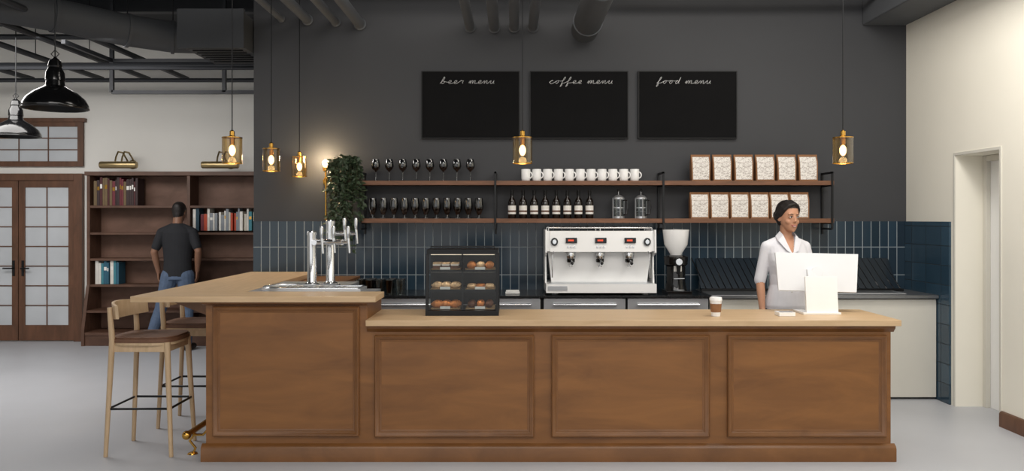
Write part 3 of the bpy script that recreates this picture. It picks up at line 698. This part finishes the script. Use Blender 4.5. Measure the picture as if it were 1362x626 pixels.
def piclight(x):
    b=B('brass_picture_light')
    z=2.27
    b.lathe([(0.0,0),(0.04,0.0),(0.045,0.01),(0.045,0.45),(0.04,0.46),(0,0.46)],'brassa',(x-0.23,10.4,z),R=Matrix.Rotation(math.pi/2,4,'Y'),seg=20)
    b.lathe([(0.06,0),(0.06,0.01),(0.03,0.03)],'brassa',(x,10.8,z+0.03),R=Matrix.Rotation(math.pi/2,4,'X'))
    for dx in (-0.04,0.04): b.tube([(x+dx,10.78,z+0.03),(x+dx,10.7,z+0.1),(x+dx,10.6,z+0.17),(x+dx,10.48,z+0.17),(x+dx,10.42,z+0.1),(x+dx,10.4,z+0.04)],0.011,'brassa')
    b.done()
for x in (-4.95,-3.67): piclight(x)
# ---------------------------------------------------------------- people
def hand(b,w,d,n,t,k):
    w,d,n,t=V(w),V(d).normalized(),V(n).normalized(),V(t).normalized()
    offs=(0.031,0.0105,-0.0105,-0.030); ln=(0.07,0.078,0.072,0.056)
    for o,l in zip(offs,ln):
        kn=w+d*(0.088-abs(o)*0.25)+t*o
        b.caps(w+t*o*0.5,kn,0.014,0.0115,k,10)
        dd=(d+t*o*3.5).normalized(); p=kn
        for sgl,a,r0,r1 in ((0.45,12,0.0095,0.009),(0.3,30,0.009,0.008),(0.25,45,0.008,0.0068)):
            a*=D2R; q=p+(dd*math.cos(a)+n*math.sin(a))*l*sgl; b.caps(p,q,r0,r1,k,10); p=q
    p0=w+d*0.025+t*0.022; p1=p0+(d*0.65+t*0.7+n*0.25).normalized()*0.042; p2=p1+(d*0.9+t*0.3+n*0.3).normalized()*0.03; p3=p2+(d+n*0.4).normalized()*0.022
    b.caps(p0,p1,0.014,0.011,k,10); b.caps(p1,p2,0.011,0.0095,k,10); b.caps(p2,p3,0.0095,0.008,k,10)
HEAD=[(0,-.054,.0,.014,.016),(0,-.050,.006,.026,.028),(0,-.042,.02,.040,.043),(0,-.027,.045,.053,.063),(0,-.012,.07,.061,.078),(0,-.004,.095,.067,.086),(0,.002,.12,.071,.091),(0,.006,.15,.073,.094),(0,.009,.18,.068,.087),(0,.011,.205,.053,.066),(0,.012,.222,.032,.040),(0,.012,.231,.010,.012)]
def head(b,T,skin,female):
    T0=b.T.copy(); b.T=T0@T
    b.loft(HEAD,skin)
    b.caps((0,-.088,.12),(0,-.1025,.084),.006,.0095,skin); b.caps((-.009,-.094,.08),(.009,-.094,.08),.0065,.0065,skin)
    for s in (-1,1):
        b.ell((s*.073,.008,.105),(.008,.018,.03),skin); b.ell((s*.036,-.060,.078),(.024,.022,.022),skin); b.ell((s*.03,-.081,.138),(.024,.010,.007),skin)
        b.ell((s*.03,-.076,.116),(.019,.0105,.0115),skin)
    b.ell((0,-.078,.05),(.026,.014,.014),skin)
    b.ell((0,-.072,.012),(.018,.015,.014),skin)
    if female:
        H=[(0,.035,.04,.045,.05),(0,.032,.08,.070,.075),(0,.028,.12,.079,.085),(0,.022,.155,.082,.093),(0,.017,.185,.078,.092),(0,.016,.215,.064,.079),(0,.016,.238,.038,.05),(0,.016,.247,.008,.01)]
        b.loft(H,'hairb'); b.ell((0,.125,.12),(.045,.035,.045),'hairb')
        for s in (-1,1):
            for k in range(4):
                o=k*.007
                P=[(.012,-.066+o*2.2,.218+o*.9),(s*.038,-.067+o*2.2,.205+o*.9),(s*(.064+o*.1),-.048+o*2,.172+o),(s*(.076+o*.15),-.02+o*1.6,.135+o*.8),(s*.079,.02+o,.105+o*.8),(s*.06,.075,.095+o)]
                for i in range(5): b.caps(P[i],P[i+1],.0125,.0125,'hairb',10)
    else:
        H=[(0,.042,.03,.045,.04),(0,.036,.06,.058,.056),(0,.03,.09,.069,.068),(0,.027,.12,.076,.08),(0,.022,.155,.078,.091),(0,.018,.185,.073,.090),(0,.016,.21,.058,.072),(0,.016,.23,.034,.042),(0,.016,.237,.008,.01)]
        b.loft(H,'hairb')
    b.T=T0
def face(b,T,female):
    T0=b.T.copy(); b.T=T0@T
    for s in (-1,1):
        b.ell((s*.030,-.0838,.1155),(.0125,.0055,.0058),'eyew'); b.ell((s*.030,-.0880,.1158),(.0055,.003,.0056),'iris')
        b.tube([(s*.0155,-.0865,.117),(s*.023,-.0905,.1215),(s*.034,-.0895,.1225),(s*.045,-.0815,.118)],.0017,'hairb',seg=6)
        b.tube([(s*.014,-.0915,.134),(s*.03,-.0925,.1405),(s*.048,-.0815,.137)],[.0024,.003,.0015],'hairb',seg=6)
    if female:
        b.tube([(-.025,-.0835,.056),(-.014,-.0915,.0515),(0,-.0935,.0505),(.014,-.0915,.0515),(.025,-.0835,.056)],[.0015,.0030,.0034,.0030,.0015],'lip',seg=8)
        b.tube([(-.024,-.083,.0555),(-.013,-.090,.044),(0,-.092,.041),(.013,-.090,.044),(.024,-.083,.0555)],[.0015,.0036,.0044,.0036,.0015],'lip',seg=8)
        b.tube([(-.018,-.0885,.0525),(-.01,-.0925,.048),(0,-.0945,.0465),(.01,-.0925,.048),(.018,-.0885,.0525)],[.0012,.0026,.003,.0026,.0012],'teeth',seg=8)
    else:
        b.tube([(-.025,-.083,.05),(0,-.093,.048),(.025,-.083,.05)],[.002,.004,.002],'lip',seg=8)
    b.T=T0
def person(name,build,post,details,loc,rz,vox=0.0045):
    b=B(name); build(b)
    tmp=b.done(origin=False,smooth=False)
    vs=[v.co.copy() for v in tmp.data.vertices]; ps=[tuple(p.vertices) for p in tmp.data.polygons]; mi=[p.material_index for p in tmp.data.polygons]
    bvh=BVHTree.FromPolygons(vs,ps)
    md=tmp.modifiers.new('r','REMESH'); md.mode='VOXEL'; md.voxel_size=vox; md.adaptivity=0
    sm=tmp.modifiers.new('s','SMOOTH'); sm.iterations=7; sm.factor=0.5
    dg=bpy.context.evaluated_depsgraph_get(); ev=bpy.data.meshes.new_from_object(tmp.evaluated_get(dg))
    me=bpy.data.meshes.new(name)
    me.from_pydata([tuple(v.co) for v in ev.vertices],[],[tuple(p.vertices) for p in ev.polygons])
    for mt in b.mats: me.materials.append(mt)
    for p in me.polygons:
        h=bvh.find_nearest(p.center); m=mi[h[2]]
        r=post(p.center,p.normal,b.mats[m])
        p.material_index = m if r is None else b.mi(r)
        p.use_smooth=True
    bpy.data.objects.remove(tmp)
    e=grp(name,loc); e.rotation_euler[2]=rz
    o=bpy.data.objects.new('body',me); bpy.context.scene.collection.objects.link(o); o.parent=e
    d=B('details'); details(d); d.done(origin=False,parent=e)
    return e
def leg(b,hip,knee,ank,toe,k,shoe,r=(0.095,0.062,0.048)):
    hip,knee,ank,toe=V(hip),V(knee),V(ank),V(toe)
    mid=knee.lerp(ank,0.35)
    b.caps(hip,knee,r[0],r[1],k); b.caps(knee,mid+V((0,0.012,0)),r[1],r[1]*0.95,k); b.caps(mid+V((0,0.012,0)),ank+V((0,0,0.0)),r[1]*0.95,r[2],k)
    h=V((ank.x,ank.y+0.03,0.042)); t0=V((toe.x,toe.y,0.036)); 
    b.caps(h,h.lerp(t0,0.6),0.04,0.042,shoe); b.caps(h.lerp(t0,0.5),t0,0.043,0.034,shoe); b.caps(ank,h,0.042,0.04,shoe)
HT=Matrix.Translation((0.005,-0.01,1.497))@Matrix.Rotation(12*D2R,4,'Z')@Matrix.Rotation(3*D2R,4,'X')
def wb(b):
    b.loft([(0,0,.84,.165,.115),(0,0,.92,.172,.12),(0,0,1.0,.152,.108),(0,0,1.08,.130,.095),(0,-.008,1.16,.136,.104),(0,-.024,1.23,.148,.122),(0,-.026,1.27,.154,.124),(0,-.014,1.33,.160,.110),(0,.0,1.385,.155,.088),(0,.008,1.42,.125,.07),(0,.014,1.445,.08,.058),(0,.014,1.468,.056,.05)],'shirtw')
    b.caps((0,.012,1.42),(0,.0,1.545),.046,.046,'skinw')
    for s,E,W in ((-1,V((-.200,.03,1.12)),V((-.212,-.05,.885))),(1,V((.205,-.01,1.13)),V((.13,-.23,1.035)))):
        S=V((s*.152,.01,1.375))
        b.caps((s*.05,.012,1.43),S,.036,.047,'shirtw'); b.caps(S,S.lerp(E,.5),.048,.046,'shirtw'); b.caps(S.lerp(E,.5),E+V((0,0,-.005)),.046,.046,'shirtw')
        b.caps(S.lerp(E,.7),E,.035,.034,'skinw'); b.caps(E,E.lerp(W,.4),.034,.033,'skinw'); b.caps(E.lerp(W,.4),W,.033,.023,'skinw')
        if s<0: hand(b,W,(0,-.25,-1),(1,0,0),(0,-1,.2),'skinw')
        else: hand(b,W,(-.15,-1,-.35),(0,0,-1),(-1,0,.1),'skinw')
    b.loft([(0,0,.80,.168,.118),(0,0,.93,.166,.114),(0,0,.98,.15,.105)],'slacks')
    for s in (-1,1): leg(b,(s*.088,0,.85),(s*.09,-.01,.48),(s*.09,.02,.1),(s*.105,-.15,.04),'slacks','shoe')
    head(b,HT,'skinw',True)
def wpost(c,n,m):
    if m==M['shirtw'] and n.y<0.1 and c.y<0.0 and 1.30<c.z<1.49 and abs(c.x)<(c.z-1.315)*0.36: return 'skinw'
def wdet(d):
    face(d,HT,True)
    for s in (-1,1):
        d.add([(s*.004,-.128,1.325),(s*.05,-.062,1.47),(s*.092,-.070,1.425),(s*.045,-.128,1.35)],[(0,1,2,3)],'shirtw')
        d.add([(s*.05,-.062,1.47),(s*.052,.0,1.5),(s*.088,.0,1.46),(s*.092,-.070,1.425)],[(0,1,2,3)],'shirtw')
        d.add([(s*.052,.0,1.5),(0,.062,1.505),(0,.085,1.46),(s*.088,.0,1.46)],[(0,1,2,3)],'shirtw')
    for i,y in enumerate((-.149,-.142,-.118,-.101,-.105)): d.ell((0.002,y,1.27-i*.06),(.005,.004,.005),'cab',seg=8)
person('barista_woman',wb,wpost,wdet,(2.155,6.5,0),0.08)
HM=Matrix.Translation((0,-0.03,1.565))@Matrix.Rotation(-6*D2R,4,'Z')@Matrix.Rotation(12*D2R,4,'X')
def mb(b):
    b.loft([(0,0,.90,.168,.115),(0,0,.98,.168,.118),(0,0,1.08,.162,.115),(0,-.005,1.2,.172,.12),(0,-.01,1.32,.188,.128),(0,-.005,1.42,.190,.12),(0,.005,1.47,.165,.098),(0,.012,1.505,.11,.075),(0,.012,1.535,.068,.062)],'tee')
    b.caps((0,.015,1.49),(0,-.015,1.62),.058,.056,'skinm')
    for s,E,W in ((1,V((.262,.05,1.19)),V((.235,-.02,.95))),(-1,V((-.262,.055,1.2)),V((-.22,-.04,.96)))):
        S=V((s*.185,.01,1.425))
        b.caps((s*.06,.012,1.49),S,.05,.060,'tee'); b.caps(S,S.lerp(E,.72),.060,.056,'tee'); b.caps(S.lerp(E,.5),E,.045,.040,'skinm'); b.caps(E,E.lerp(W,.35),.041,.040,'skinm'); b.caps(E.lerp(W,.35),W,.040,.028,'skinm')
        hand(b,W,(-s*.05,-.15,-1),(-s,0,0),(0,-1,0),'skinm')
    b.loft([(0,0,.86,.165,.118),(0,0,.93,.163,.113),(0,0,.97,.16,.11)],'jeans')
    leg(b,(-.09,0,.9),(-.11,-.03,.5),(-.12,.02,.1),(-.14,-.16,.04),'jeans','shoe',(.108,.07,.055))
    leg(b,(.09,0,.9),(.21,-.02,.5),(.33,.03,.1),(.37,-.14,.04),'jeans','shoe',(.108,.07,.055))
    head(b,HM,'skinm',False)
person('man_browsing_books',mb,lambda c,n,m:None,lambda d:face(d,HM,False),(-4.05,10.02,0),math.pi+0.05)
# ---------------------------------------------------------------- lights
def area(name,loc,sx,sy,e,rot=(0,0,0),col=(1,1,1)):
    l=bpy.data.lights.new(name,'AREA'); l.shape='RECTANGLE'; l.size=sx; l.size_y=sy; l.energy=e; l.color=col
    o=bpy.data.objects.new(name,l); o.location=loc; o.rotation_euler=rot; bpy.context.scene.collection.objects.link(o)
area('ceiling_light_front',(0.3,2.2,3.95),6,2.5,265,(30*D2R,0,0),(1,.965,.92))  # added out-of-frame fill, lights the bar front evenly
area('ceiling_light_aisle',(0.9,5.6,3.98),4.5,0.8,70,(15*D2R,0,0),(1,.94,.86))  # added fill above the aisle, no fixture modelled
area('ceiling_light_lounge',(-5.2,7.4,3.2),3.0,1.6,120,(14*D2R,0,0),(1,.97,.94))  # added fill for the rear left area, no lamp there
area('ceiling_light_right',(2.6,4.5,3.9),0.6,3,60,(0,-25*D2R,0),(1,.965,.91))  # added fill to brighten the right-hand side
w=bpy.data.worlds.new('World'); bpy.context.scene.world=w; w.use_nodes=True
w.node_tree.nodes['Background'].inputs[0].default_value=(0.98,0.97,0.96,1); w.node_tree.nodes['Background'].inputs[1].default_value=1.1
# ---------------------------------------------------------------- camera
cam=bpy.data.cameras.new('camera'); cam.sensor_width=36; cam.lens=1100/1362*36; cam.shift_y=-23/1362; cam.clip_end=100
co=bpy.data.objects.new('camera',cam); co.location=(0,0,1.6); co.rotation_euler=(math.pi/2,0,0); bpy.context.scene.collection.objects.link(co)
bpy.context.scene.camera=co
bpy.context.scene.view_settings.view_transform='Standard'
